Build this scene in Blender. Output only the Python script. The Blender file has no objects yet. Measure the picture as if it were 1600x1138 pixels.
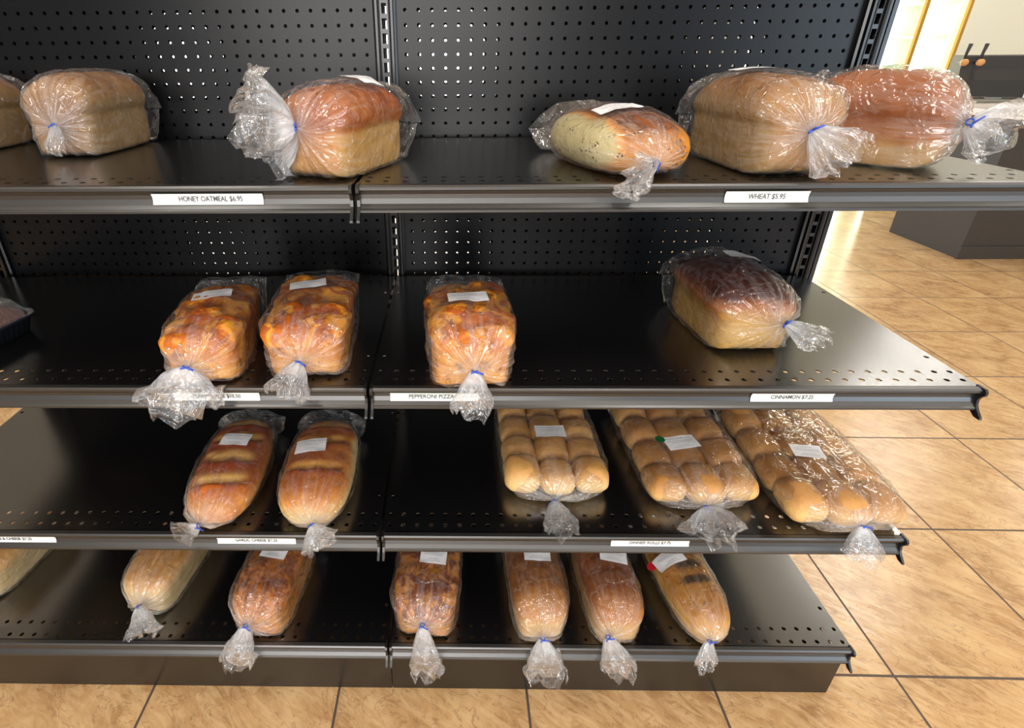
import bpy, bmesh, math, random
import numpy as np
from mathutils import Vector, Matrix
from mathutils.bvhtree import BVHTree
sc = bpy.context.scene
C = sc.collection
R = math.radians
W = .9144                      # one 36 inch bay of shelving; x=0 is the joint between the two bays, y=0 the face of the uprights

# ------------------------------------------------------------------ camera
F_PX = 822.8
cam_d = bpy.data.cameras.new('camera'); cam = bpy.data.objects.new('camera', cam_d); C.objects.link(cam)
cam_d.sensor_width = 36; cam_d.lens = F_PX/1600*36; cam_d.clip_start = .02
pitch, yaw, roll = .4402, -.0183, -.0088
fw = Vector((math.sin(yaw)*math.cos(pitch), math.cos(yaw)*math.cos(pitch), -math.sin(pitch)))
rt = fw.cross(Vector((0, 0, 1))).normalized(); up = rt.cross(fw)
r2 = rt*math.cos(roll)+up*math.sin(roll); u2 = -rt*math.sin(roll)+up*math.cos(roll)
m = Matrix((r2, u2, -fw)).transposed().to_4x4(); m.translation = Vector((.1236, -1.1189, 1.2173)); cam.matrix_world = m
cam_d.shift_x = 109.81/1600; cam_d.shift_y = -92.12/1600
sc.camera = cam
sc.view_settings.view_transform = 'Standard'; sc.view_settings.look = 'None'
sc.view_settings.gamma = 1; sc.view_settings.use_curve_mapping = False
sc.view_settings.exposure = 0.0
sc.cycles.transparent_max_bounces = 24; sc.cycles.max_bounces = 8; sc.cycles.use_denoising = True
sc.cycles.sample_clamp_indirect = 6

# ------------------------------------------------------------------ light
w = bpy.data.worlds.new('daylight'); sc.world = w; w.use_nodes = True
w.node_tree.nodes['Background'].inputs[0].default_value = (.80, .88, 1.0, 1)
w.node_tree.nodes['Background'].inputs[1].default_value = .30
def area(name, loc, target, sx, sy, power, col=(1, 1, 1)):
    l = bpy.data.lights.new(name, 'AREA'); l.shape = 'RECTANGLE'; l.size = sx; l.size_y = sy; l.energy = power; l.color = col
    o = bpy.data.objects.new(name, l); C.objects.link(o); o.location = loc
    o.rotation_euler = (Vector(target)-Vector(loc)).to_track_quat('-Z', 'Y').to_euler(); return o
LAMPS = [(-1.1, -.9), (1.3, -.9), (-1.1, -3.2), (1.3, -3.2), (3.6, -.9), (3.6, 2.2), (1.2, 2.4), (-1.2, 2.4), (3.6, -3.2), (5.1, 3.75), (6.6, 3.0)]  # last two lamps added unseen to brighten the back wall and floor
for (x, y) in LAMPS:           # ceiling troffers
    area('troffer_light', (x, y, 3.02), (x, y, 0), .16, 1.1, 24, (1, .955, .89))
area('storefront_light', (-.6, -5.6, 1.75), (0, 0, .8), 3.2, 1.9, 235, (1.0, .97, .94))
area('storefront_light', (4.6, -5.0, 1.6), (1, 0, .8), 2.0, 2.0, 110, (.72, .86, 1.0))

# ------------------------------------------------------------------ helpers
def _hash(ix, iy, iz, seed):
    h = (ix.astype(np.int64)*374761393 + iy.astype(np.int64)*668265263 + iz.astype(np.int64)*2147483647 + seed*974634777) & 0xffffffff
    h = ((h ^ (h >> 13))*1274126177) & 0xffffffff
    h = ((h ^ (h >> 15))*2246822519) & 0xffffffff
    return ((h ^ (h >> 16)) & 0xffffff)/float(0xffffff)
def vnoise(P, freq=1.0, seed=0):
    """smooth value noise in -1..1 for an (n,3) array"""
    P = np.asarray(P, float)*freq + 31.7
    i = np.floor(P).astype(np.int64); f = P - i; f = f*f*f*(f*(f*6-15)+10)
    r = 0
    for dx in (0, 1):
        for dy in (0, 1):
            for dz in (0, 1):
                w = (f[:, 0] if dx else 1-f[:, 0])*(f[:, 1] if dy else 1-f[:, 1])*(f[:, 2] if dz else 1-f[:, 2])
                r = r + w*_hash(i[:, 0]+dx, i[:, 1]+dy, i[:, 2]+dz, seed)
    return r*2-1
def fbm(P, freq, seed=0, octv=3, gain=.5):
    r = 0; a = 1; t = 0
    for o in range(octv):
        r = r + a*vnoise(P, freq*2**o, seed+o*17); t += a; a *= gain
    return r/t
def sst(a, b, x):
    t = np.clip((x-a)/(b-a), 0, 1); return t*t*(3-2*t)
def catmull(pts, n):
    """closed curve through pts, resampled to n points by arc length, starting at pts[0]"""
    P = np.array(pts, float); m = len(P); out = []
    for i in range(m):
        a, b, c, d = P[(i-1) % m], P[i], P[(i+1) % m], P[(i+2) % m]
        for t in np.linspace(0, 1, 14, endpoint=False):
            out.append(.5*((2*b)+(-a+c)*t+(2*a-5*b+4*c-d)*t*t+(-a+3*b-3*c+d)*t**3))
    Q = np.array(out+[out[0]]); s = np.r_[0, np.cumsum(np.hypot(*np.diff(Q, axis=0).T))]
    u = np.linspace(0, s[-1], n, endpoint=False)
    return np.c_[np.interp(u, s, Q[:, 0]), np.interp(u, s, Q[:, 1])]
NS = 96
SECT = {  # half outline of each kind of loaf: (x / width, z / height) from the middle of the base up to the middle of the top
    'pan':   [(.0, 0), (.36, 0), (.43, .03), (.45, .2), (.475, .45), (.485, .56), (.5, .68), (.47, .82), (.36, .94), (.2, .99)],
    'tall':  [(.0, 0), (.36, 0), (.43, .03), (.445, .25), (.45, .46), (.465, .52), (.5, .63), (.49, .74), (.43, .865), (.31, .95), (.16, .99)],
    'box':   [(.0, 0), (.40, 0), (.455, .04), (.465, .25), (.475, .5), (.49, .66), (.5, .78), (.46, .9), (.34, .97), (.18, 1.0)],
    'oval':  [(.0, 0), (.26, 0), (.38, .04), (.46, .18), (.5, .38), (.48, .58), (.41, .77), (.28, .92), (.14, .985)],
    'flat':  [(.0, 0), (.36, 0), (.44, .05), (.485, .25), (.5, .5), (.485, .72), (.43, .88), (.32, .96), (.16, .995)],
}
def section(kind):
    h = SECT[kind]
    pts = [(0, 0)] + h[1:] + [(0, 1.0)] + [(-x, z) for x, z in h[:0:-1]]
    return catmull(pts, NS)
def loaf_grid(kind, W, H, L, cap=5.0, ny=64, base=.36, taper=0.0, inflate=0.0):
    """rings of the loaf along y: returns (ny, NS, 3) points and the scale of each ring"""
    S = section(kind)*[W+2*inflate, H+inflate]; zc = H*base
    t = np.linspace(-1, 1, ny); s = np.sin(t*np.pi/2)
    s = np.sign(s)*np.abs(s)**.8; s[0] = -1; s[-1] = 1
    k = np.clip(1-np.abs(s)**cap, 0, 1)**(1/cap)
    k = np.maximum(k, .02)
    G = np.zeros((ny, NS, 3))
    G[:, :, 0] = S[None, :, 0]*k[:, None]*(1+taper*s[:, None])
    G[:, :, 1] = (s*(L/2+inflate))[:, None]
    kz = k**.8
    k3 = np.clip(1-np.abs(s)**max(2.2, cap*.55), .0004, 1)**(1/max(2.2, cap*.55))*.5+kz*.5
    b = sst(.45, 1.0, S[:, 1]/H)
    G[:, :, 2] = zc+(S[None, :, 1]-zc)*(kz[:, None]*(1-b)+np.minimum(kz, k3)[:, None]*b)
    return G, k, s
def quad_faces(ny, ns, off=0, close=True):
    j, i = np.meshgrid(np.arange(ny-1), np.arange(ns if close else ns-1), indexing='ij')
    i2 = (i+1) % ns
    return (np.stack([j*ns+i, j*ns+i2, (j+1)*ns+i2, (j+1)*ns+i], -1)+off).reshape(-1, 4)
def link(name, verts, faces, mat, parent=None, smooth=False, loc=None):
    me = bpy.data.meshes.new(name); me.from_pydata([tuple(map(float, v)) for v in verts], [], [tuple(map(int, f)) for f in faces]); me.update()
    if smooth: me.polygons.foreach_set('use_smooth', [True]*len(me.polygons))
    o = bpy.data.objects.new(name, me); C.objects.link(o)
    for mm in (mat if isinstance(mat, (list, tuple)) else [mat]): me.materials.append(mm)
    if parent: o.parent = parent
    if loc: o.location = loc
    return o
def tag(o, label=None, cat=None, group=None, kind=None):
    if label: o['label'] = label
    if cat: o['category'] = cat
    if group: o['group'] = group
    if kind: o['kind'] = kind
    return o
def thing(name, label, cat, loc=(0, 0, 0), rz=0, group=None):
    o = bpy.data.objects.new(name, None); C.objects.link(o); o.location = loc; o.rotation_euler = (0, 0, rz); o.empty_display_size = .05
    return tag(o, label, cat, group)
class MB:
    def __init__(s): s.v = []; s.f = []
    def add(s, v, f):
        n = len(s.v); s.v += [tuple(map(float, p)) for p in v]; s.f += [tuple(int(i)+n for i in q) for q in f]; return s
    def box(s, x0, x1, y0, y1, z0, z1, b=0):
        if b:
            bm = bmesh.new(); bmesh.ops.create_cube(bm, size=1)
            for v in bm.verts: v.co = Vector(((x0+x1)/2+v.co.x*(x1-x0), (y0+y1)/2+v.co.y*(y1-y0), (z0+z1)/2+v.co.z*(z1-z0)))
            bmesh.ops.bevel(bm, geom=bm.edges[:], offset=b, segments=2, affect='EDGES', profile=.6)
            bm.verts.index_update(); s.add([v.co for v in bm.verts], [[v.index for v in f.verts] for f in bm.faces]); bm.free(); return s
        v = [(x, y, z) for x in (x0, x1) for y in (y0, y1) for z in (z0, z1)]
        return s.add(v, [(0, 1, 3, 2), (4, 6, 7, 5), (0, 4, 5, 1), (2, 3, 7, 6), (0, 2, 6, 4), (1, 5, 7, 3)])
    def prism(s, prof, a0, a1, axis='x', cap=True):
        """profile of (p,q) pairs swept along an axis from a0 to a1"""
        n = len(prof); f3 = {'x': lambda a, p, q: (a, p, q), 'y': lambda a, p, q: (p, a, q), 'z': lambda a, p, q: (p, q, a)}[axis]
        v = [f3(a, p, q) for a in (a0, a1) for p, q in prof]
        f = [(i, (i+1) % n, n+(i+1) % n, n+i) for i in range(n)]
        if cap: f += [tuple(range(n))[::-1], tuple(range(n, 2*n))]
        return s.add(v, f)
    def tube(s, pts, rad, n=10):
        pts = [Vector(p) for p in pts]; rad = rad if isinstance(rad, (list, tuple)) else [rad]*len(pts)
        v = []; ref = Vector((0, 0, 1))
        for i, p in enumerate(pts):
            t = (pts[min(i+1, len(pts)-1)]-pts[max(i-1, 0)]).normalized()
            if abs(t.dot(ref)) > .95: ref = Vector((1, 0, 0))
            a = t.cross(ref).normalized(); b = t.cross(a)
            v += [p+(a*math.cos(k*2*math.pi/n)+b*math.sin(k*2*math.pi/n))*rad[i] for k in range(n)]
        f = [(i*n+k, i*n+(k+1) % n, (i+1)*n+(k+1) % n, (i+1)*n+k) for i in range(len(pts)-1) for k in range(n)]
        f += [tuple(range(n))[::-1], tuple(range((len(pts)-1)*n, len(pts)*n))]
        return s.add(v, f)
    def build(s, name, mat, parent=None, smooth=False, loc=None): return link(name, s.v, s.f, mat, parent, smooth, loc)
CIRC = [(-.5, -.5), (-.17, -.5), (.17, -.5), (.5, -.5), (.5, -.17), (.5, .17), (.5, .5), (.17, .5), (-.17, .5), (-.5, .5), (-.5, .17), (-.5, -.17)]
def perforated(us, vs, hole, rw, rh, thick, place, square=False):
    """sheet over the grid lines us x vs; hole(i,j) says which cells carry a hole of half size rw x rh; place(u,v,d) puts it in space"""
    V = []; Fc = []; idx = {}
    def vid(u, v, d):
        k = (round(u, 5), round(v, 5), d)
        if k not in idx: idx[k] = len(V); V.append(place(u, v, d*thick))
        return idx[k]
    for i in range(len(us)-1):
        for j in range(len(vs)-1):
            u0, u1, v0, v1 = us[i], us[i+1], vs[j], vs[j+1]; uc, vc = (u0+u1)/2, (v0+v1)/2
            if not hole(i, j):
                for d in (0, 1):
                    q = [vid(u0, v0, d), vid(u1, v0, d), vid(u1, v1, d), vid(u0, v1, d)]; Fc.append(q if d == 0 else q[::-1])
                continue
            out = [(uc+a*(u1-u0), vc+b*(v1-v0)) for a, b in CIRC]
            if square: inn = [(uc+a*2*rw, vc+b*2*rh) for a, b in CIRC]
            else:
                inn = []
                for a, b in CIRC:
                    t = math.atan2(b, a); inn.append((uc+rw*math.cos(t), vc+rh*math.sin(t)))
            for d in (0, 1):
                for k in range(12):
                    k2 = (k+1) % 12; q = [vid(*out[k], d), vid(*out[k2], d), vid(*inn[k2], d), vid(*inn[k], d)]
                    Fc.append(q if d == 0 else q[::-1])
            for k in range(12):
                k2 = (k+1) % 12; Fc.append([vid(*inn[k], 0), vid(*inn[k2], 0), vid(*inn[k2], 1), vid(*inn[k], 1)])
    return V, Fc

# ------------------------------------------------------------------ materials
def srgb(r, g, b):
    f = lambda c: (c/255/12.92 if c <= 10.3 else ((c/255+.055)/1.055)**2.4)
    return (f(r), f(g), f(b), 1)
class NT:
    def __init__(s, name):
        s.m = bpy.data.materials.new(name); s.m.use_nodes = True; s.t = s.m.node_tree; s.n = s.t.nodes
        s.b = s.n['Principled BSDF']; s.out = s.n['Material Output']
    def new(s, ty, **kw):
        n = s.n.new(ty)
        for k, v in kw.items(): setattr(n, k, v)
        return n
    def l(s, a, b): s.t.links.new(a, b)
    def noise(s, vec, scale, detail=3, rough=.5, dist=0):
        n = s.new('ShaderNodeTexNoise'); n.inputs['Scale'].default_value = scale; n.inputs['Detail'].default_value = detail
        n.inputs['Roughness'].default_value = rough; n.inputs['Distortion'].default_value = dist
        if vec is not None: s.l(vec, n.inputs['Vector'])
        return n.outputs['Fac']
    def math(s, op, a, b=None, c=None, clamp=False):
        n = s.new('ShaderNodeMath', operation=op); n.use_clamp = clamp
        for i, x in enumerate((a, b, c)):
            if x is None: continue
            if isinstance(x, (int, float)): n.inputs[i].default_value = x
            else: s.l(x, n.inputs[i])
        return n.outputs[0]
    def mix(s, f, a, b, blend='MIX'):
        n = s.new('ShaderNodeMix', data_type='RGBA', blend_type=blend)
        for i, x in ((0, f), (6, a), (7, b)):
            if isinstance(x, (int, float)): n.inputs[i].default_value = x
            elif isinstance(x, tuple): n.inputs[i].default_value = x
            else: s.l(x, n.inputs[i])
        return n.outputs[2]
    def ramp(s, f, stops):
        n = s.new('ShaderNodeValToRGB'); e = n.color_ramp.elements
        while len(e) < len(stops): e.new(.5)
        for k, (p, c) in enumerate(stops): e[k].position = p; e[k].color = c
        s.l(f, n.inputs[0]); return n.outputs[0]
    def obj(s): return s.new('ShaderNodeTexCoord').outputs['Object']
    def bump(s, h, strength=.3, dist=.002):
        n = s.new('ShaderNodeBump'); n.inputs['Strength'].default_value = strength; n.inputs['Distance'].default_value = dist
        s.l(h, n.inputs['Height']); return n.outputs[0]
    def mapping(s, vec, scale=(1, 1, 1), rot=(0, 0, 0), loc=(0, 0, 0)):
        n = s.new('ShaderNodeMapping'); s.l(vec, n.inputs[0]); n.inputs['Scale'].default_value = scale; n.inputs['Rotation'].default_value = rot; n.inputs['Location'].default_value = loc
        return n.outputs[0]
def plain(name, col, rough=.5, metal=0, spec=.5, emit=None, estr=0, var=.06, vs=30, bump=0, ior=1.5):
    t = NT(name); v = t.noise(t.obj(), vs, 3)
    c2 = tuple(min(1, x*(1-var*2)) for x in col[:3])+(1,)
    t.l(t.mix(v, col, c2), t.b.inputs['Base Color'])
    t.b.inputs['Roughness'].default_value = rough; t.b.inputs['Metallic'].default_value = metal; t.b.inputs['Specular IOR Level'].default_value = spec
    t.b.inputs['IOR'].default_value = ior
    if emit: t.b.inputs['Emission Color'].default_value = emit; t.b.inputs['Emission Strength'].default_value = estr
    if bump: t.l(t.bump(t.noise(t.obj(), 900, 2), bump, .0004), t.b.inputs['Normal'])
    return t.m
M_black = plain('black_powder_coat', (.0035, .0035, .004, 1), .25, bump=.15, spec=.42)
M_deck = plain('black_satin_deck', (.0035, .0035, .004, 1), .2, bump=.12, spec=.5, ior=2.3)
M_peg = plain('black_pegboard_face', (.003, .0034, .0042, 1), .30, bump=.15, spec=.22)
M_channel = plain('black_plastic_channel', (.008, .0075, .0075, 1), .36, spec=.6, ior=1.75)
M_cap = plain('black_end_cap_plastic', (.008, .008, .009, 1), .3)
M_kick = plain('dark_kick_plate', (.014, .012, .010, 1), .28, bump=.2)
M_tag = plain('white_tag_paper', (.82, .88, .87, 1), .32, var=.02)
M_ink = plain('grey_ink', (.09, .095, .11, 1), .5)
M_sticker = plain('white_sticker_paper', (.78, .79, .82, 1), .45, var=.02)
M_ink2 = plain('faint_grey_ink', (.38, .39, .44, 1), .5)
M_tie = plain('blue_twist_tie_paper', (.03, .09, .55, 1), .4, var=.1)
M_green = plain('green_dot_paper', (.005, .12, .03, 1), .5)
M_red = plain('red_dot_paper', (.5, .01, .02, 1), .5)
M_wall = plain('off_white_wall_paint', srgb(230, 227, 212), .7, var=.03, vs=2)
M_ceil = plain('white_ceiling_tile', srgb(225, 222, 215), .8, var=.03)
M_island = plain('dark_island_panel', srgb(58, 54, 52), .45, var=.08)
M_app = plain('black_appliance_enamel', srgb(44, 40, 38), .65)
M_steel = plain('brushed_grey_edge', srgb(150, 145, 135), .35, metal=.3)
M_wood = plain('light_wood_knob', srgb(205, 150, 90), .5, var=.15)
M_gold = plain('gold_door_frame', srgb(176, 132, 52), .35, metal=.25)
M_tube = plain('led_tube_glow', (1, 1, .9, 1), .5, emit=(1, .98, .76, 1), estr=13)
M_added_glow = plain('added_window_glow', (.8, .9, 1, 1), .2, emit=(.85, .93, 1, 1), estr=3.6)  # glowing pane added so the peg holes show bright
M_fridge = plain('white_fridge_liner', srgb(198, 210, 194), .5)

def marble():
    t = NT('white_marble'); n = t.noise(t.obj(), 3, 6, .6, 2.5); a = t.math('ABSOLUTE', t.math('SUBTRACT', n, .5))
    t.l(t.ramp(a, [(0, srgb(170, 160, 158)), (.03, srgb(222, 214, 210)), (.2, srgb(238, 230, 226))]), t.b.inputs['Base Color'])
    t.b.inputs['Roughness'].default_value = .2; return t.m
M_marble = marble()

def floor_mat():
    t = NT('travertine_floor_tile'); T = .3981
    P = t.new('ShaderNodeNewGeometry').outputs['Position']
    v = t.new('ShaderNodeVectorMath', operation='SUBTRACT'); t.l(P, v.inputs[0]); v.inputs[1].default_value = (1.0808, -.4179, 0)
    rot = t.new('ShaderNodeVectorRotate', rotation_type='Z_AXIS'); t.l(v.outputs[0], rot.inputs['Vector']); rot.inputs['Angle'].default_value = .0108
    br = t.new('ShaderNodeVectorMath', operation='SCALE'); t.l(rot.outputs[0], br.inputs[0]); br.inputs['Scale'].default_value = 1/T
    s = t.new('ShaderNodeSeparateXYZ'); t.l(br.outputs[0], s.inputs[0])
    def edge(c):
        f = t.math('FRACT', c); return t.math('MINIMUM', f, t.math('SUBTRACT', 1, f))
    e = t.math('MINIMUM', edge(s.outputs[0]), edge(s.outputs[1]))
    jit = t.math('MULTIPLY', t.math('SUBTRACT', t.noise(P, 60, 2), .5), .003)
    grout = t.math('LESS_THAN', t.math('ADD', e, jit), .0068)
    fl = t.new('ShaderNodeVectorMath', operation='FLOOR'); t.l(br.outputs[0], fl.inputs[0])
    wn = t.new('ShaderNodeTexWhiteNoise', noise_dimensions='3D'); t.l(fl.outputs[0], wn.inputs['Vector'])
    off = t.new('ShaderNodeVectorMath', operation='MULTIPLY_ADD'); t.l(wn.outputs['Color'], off.inputs[0]); off.inputs[1].default_value = (9, 9, 9); t.l(rot.outputs[0], off.inputs[2])
    r2_ = t.new('ShaderNodeVectorRotate', rotation_type='Z_AXIS'); t.l(off.outputs[0], r2_.inputs['Vector']); r2_.inputs['Angle'].default_value = R(35)
    cl = t.noise(r2_.outputs[0], 5.5, 6, .62, .8)
    st = t.noise(t.mapping(r2_.outputs[0], (1, 3.2, 1)), 14, 5, .65, 1.2)
    col = t.ramp(cl, [(.28, srgb(142, 104, 68)), (.42, srgb(168, 130, 87)), (.55, srgb(185, 148, 103)), (.72, srgb(202, 170, 125))])
    col = t.mix(t.ramp(st, [(.42, (0, 0, 0, 1)), (.62, (.55, .55, .55, 1))]), col, srgb(206, 176, 132))
    dk = t.math('ABSOLUTE', t.math('SUBTRACT', t.noise(t.mapping(r2_.outputs[0], (1, 2.2, 1)), 7, 5, .6, 1.8), .5))
    col = t.mix(t.ramp(dk, [(0, (.5, .5, .5, 1)), (.016, (0, 0, 0, 1))]), col, srgb(112, 80, 54))
    gl = t.noise(P, 8, 2)
    col = t.mix(grout, col, srgb(74, 58, 50)); t.l(col, t.b.inputs['Base Color'])
    rgh = t.math('ADD', t.math('MULTIPLY', grout, .4), t.math('MULTIPLY_ADD', gl, .10, .15)); t.l(rgh, t.b.inputs['Roughness'])
    h = t.math('SUBTRACT', t.math('MULTIPLY_ADD', st, .5, t.math('MULTIPLY', cl, .6)), t.math('MULTIPLY', grout, 1.2))
    t.l(t.bump(h, .5, .0022), t.b.inputs['Normal']); t.b.inputs['Specular IOR Level'].default_value = .6
    return t.m
M_floor = floor_mat()

def bread_mat(name, pale, mid, dark, patch=0.0, patch_col=None, patch_dark=None, speck=0.0, flour=0.0, mark=None, rough=.5, pscale=28):
    """crust: 'tone' runs from pale sides to the baked top, 'mark' is where the crust is slashed or seeded"""
    t = NT(name); o = t.obj()
    a = t.new('ShaderNodeAttribute', attribute_name='tone').outputs['Fac']
    k = t.new('ShaderNodeAttribute', attribute_name='mark').outputs['Fac']
    n1 = t.noise(o, 22, 5, .6, .6); n2 = t.noise(o, 140, 3, .6)
    f = t.math('ADD', a, t.math('MULTIPLY_ADD', n1, .5, -.25)); f = t.math('ADD', f, t.math('MULTIPLY_ADD', n2, .22, -.11), clamp=True)
    col = t.ramp(f, [(.08, pale), (.5, mid), (.95, dark)])
    if patch:
        pn = t.noise(o, pscale, 5, .62, 1.2); pm = t.ramp(pn, [(.44, (0, 0, 0, 1)), (.56, (1, 1, 1, 1))])
        g = t.new('ShaderNodeRGBToBW'); t.l(pm, g.inputs[0])
        col = t.mix(t.math('MULTIPLY', g.outputs[0], patch), col, patch_col)
        pd = t.noise(t.mapping(o, (1, 1, 1), (0, 0, 0), (3, 1, 7)), pscale*1.25, 5, .65, 1.6); pd = t.ramp(pd, [(.54, (0, 0, 0, 1)), (.64, (1, 1, 1, 1))])
        g2 = t.new('ShaderNodeRGBToBW'); t.l(pd, g2.inputs[0])
        col = t.mix(t.math('MULTIPLY', g2.outputs[0], patch), col, patch_dark)
    if flour:
        fn = t.noise(o, 17, 4, .6, 1.0); col = t.mix(t.math('MULTIPLY', t.math('MULTIPLY', t.math('GREATER_THAN', fn, .52), f), flour), col, pale)
    if mark is not None: col = t.mix(t.math('MULTIPLY', k, t.math('MULTIPLY_ADD', n2, .8, .6), clamp=True), col, mark)
    if speck:
        vn = t.new('ShaderNodeTexVoronoi'); t.l(o, vn.inputs['Vector']); vn.inputs['Scale'].default_value = 210
        s_ = t.math('LESS_THAN', vn.outputs['Distance'], .34); s_ = t.math('MULTIPLY', s_, t.math('GREATER_THAN', t.noise(o, 45, 2), 1-speck))
        col = t.mix(s_, col, srgb(60, 45, 22))
    t.l(col, t.b.inputs['Base Color']); t.b.inputs['Roughness'].default_value = rough; t.b.inputs['Specular IOR Level'].default_value = .35
    h = t.math('MULTIPLY_ADD', n1, .6, t.math('MULTIPLY', n2, .5)); t.l(t.bump(h, .6, .0032), t.b.inputs['Normal'])
    return t.m
def film_mat(name='clear_bag_film', veil=.022, white=.62):
    t = NT(name); t.n.remove(t.b)
    uv = t.new('ShaderNodeUVMap').outputs[0]; o = t.obj()
    neck = t.new('ShaderNodeAttribute', attribute_name='neck').outputs['Fac']
    rad = t.noise(t.mapping(uv, (34, 2.0, 1)), 1, 2, .5, .25)           # pleats running into the tie
    cr = t.math('ADD', t.noise(o, 24, 2, .5, 1.2), t.math('MULTIPLY', t.noise(t.mapping(uv, (16, 5, 1)), 1, 1, .5, 1.6), .55))                                    # soft crumple
    ri = t.math('ABSOLUTE', t.math('SUBTRACT', t.noise(o, 15, 3, .5, 1.8), .5))   # sharp folds
    ridge = t.math('SUBTRACT', 1, t.math('MULTIPLY', ri, 22), clamp=True)
    radr = t.math('ABSOLUTE', t.math('SUBTRACT', rad, .5)); radr = t.math('SUBTRACT', 1, t.math('MULTIPLY', radr, 11), clamp=True)
    h = t.math('ADD', t.math('MULTIPLY', t.math('MULTIPLY', rad, neck), 2.2), t.math('ADD', cr, t.math('MULTIPLY', ridge, .18)))
    bp = t.bump(h, 1.0, .0052)
    fr = t.new('ShaderNodeFresnel'); fr.inputs['IOR'].default_value = 1.5; t.l(bp, fr.inputs['Normal'])
    gl = t.new('ShaderNodeBsdfGlossy'); gl.inputs['Roughness'].default_value = .045; t.l(bp, gl.inputs['Normal']); gl.inputs['Color'].default_value = (1, 1, 1, 1)
    tr = t.new('ShaderNodeBsdfTransparent'); tr.inputs['Color'].default_value = (.965, .972, .98, 1)
    df = t.new('ShaderNodeBsdfDiffuse'); df.inputs['Color'].default_value = (.90, .94, 1, 1); t.l(bp, df.inputs['Normal'])
    tl = t.new('ShaderNodeBsdfTranslucent'); tl.inputs['Color'].default_value = (.90, .94, 1, 1)
    dm = t.new('ShaderNodeMixShader'); dm.inputs[0].default_value = .45; t.l(df.outputs[0], dm.inputs[1]); t.l(tl.outputs[0], dm.inputs[2])
    line = t.math('MAXIMUM', t.math('MULTIPLY', t.math('MULTIPLY', radr, neck), white*.8), t.math('MULTIPLY', ridge, white*.16))  # whitened creases; pleat streaks near the tie also paint highlights into the film
    n3 = t.math('MULTIPLY', t.math('POWER', neck, 4), white*.9)
    fac = t.math('ADD', t.math('MAXIMUM', line, n3), veil, clamp=True)
    m1 = t.new('ShaderNodeMixShader'); t.l(fac, m1.inputs[0]); t.l(tr.outputs[0], m1.inputs[1]); t.l(dm.outputs[0], m1.inputs[2])
    m2 = t.new('ShaderNodeMixShader'); t.l(t.math('MINIMUM', t.math('MULTIPLY', fr.outputs[0], 1.35), .34), m2.inputs[0]); t.l(m1.outputs[0], m2.inputs[1]); t.l(gl.outputs[0], m2.inputs[2])
    t.l(m2.outputs[0], t.out.inputs['Surface']); return t.m
M_film = film_mat()
# ------------------------------------------------------------------ the room
def struct(name, mb, mat): return tag(mb.build(name, mat), kind='structure')
X0, X1, Y0, Y1, ZC = -6.0, 7.5, -6.0, 5.27, 3.1
struct('floor', MB().box(X0, X1, Y0, Y1, -.02, 0), M_floor)
struct('ceiling', MB().box(X0, X1, Y0, Y1, ZC, ZC+.05), M_ceil)
wb = MB()
WX0, WX1, WZ0, WZ1 = -3.7, 2.0, .35, 2.1          # unseen glowing window, added behind the shelving to brighten its peg holes
wb.box(X0, WX0, Y1, Y1+.12, 0, ZC); wb.box(WX1, X1, Y1, Y1+.12, 0, ZC); wb.box(WX0, WX1, Y1, Y1+.12, 0, WZ0); wb.box(WX0, WX1, Y1, Y1+.12, WZ1, ZC)
struct('wall_back', wb, M_wall)
wo = tag(bpy.data.objects.new('added_window', None), kind='structure'); C.objects.link(wo)
MB().box(WX0, WX1, Y1+.05, Y1+.06, WZ0, WZ1).build('pane', M_added_glow, wo)
f_ = MB()
for x in (WX0, -2.3, -.9, .5, WX1-.05): f_.box(x, x+.05, Y1+.01, Y1+.05, WZ0, WZ1)
f_.build('added_window_frame', M_black, wo)
struct('wall_right', MB().box(X1, X1+.1, Y0, Y1, 0, ZC), M_wall)
struct('wall_left', MB().box(X0-.1, X0, Y0, Y1, 0, ZC), M_wall)

# ------------------------------------------------------------------ gondola shelving
gon = thing('shelving_unit', 'black double-sided gondola shelving frame with perforated back panels and slotted uprights', 'shelving')
Z = {'top': 1.069, 'mid': .7678, 'low': .4571, 'base': .1605}
YP, YR, ZT = .012, .067, 1.55
PIT = .0254
for bx in (0, -W):             # perforated back boards of each bay, near face and far face
    us = [bx+.0215]+[bx+W/2+(i-17)*PIT for i in range(35)]+[bx+W-.0215]
    for yy, zsh, seg in ((YP, 0, 0), (YR, 0, 1), (YR, .0059, 2)):
        zc0 = 1.2223+zsh; lo, hi = (.05, ZT) if seg == 0 else ((.96, ZT) if seg == 1 else (.05, .959))
        k0 = math.ceil((lo-zc0)/PIT+.5); k1 = math.floor((hi-zc0)/PIT-.5)
        vs = [lo]+[zc0+(k-.5)*PIT for k in range(k0, k1+2)]+[hi]
        vs = [v for i, v in enumerate(vs) if i == 0 or v-vs[i-1] > 1e-4]
        hole = lambda i, j, nu=len(us), nv=len(vs): 0 < i < nu-2 and 0 < j < nv-2
        V, Fc = perforated(us, vs, hole, .0035 if seg == 0 else .0026, .0035 if seg == 0 else .0026, .003, lambda u, v, d, y=yy: (u, y+d, v))
        link('pegboard_panel', V, Fc, M_peg, gon)
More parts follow.
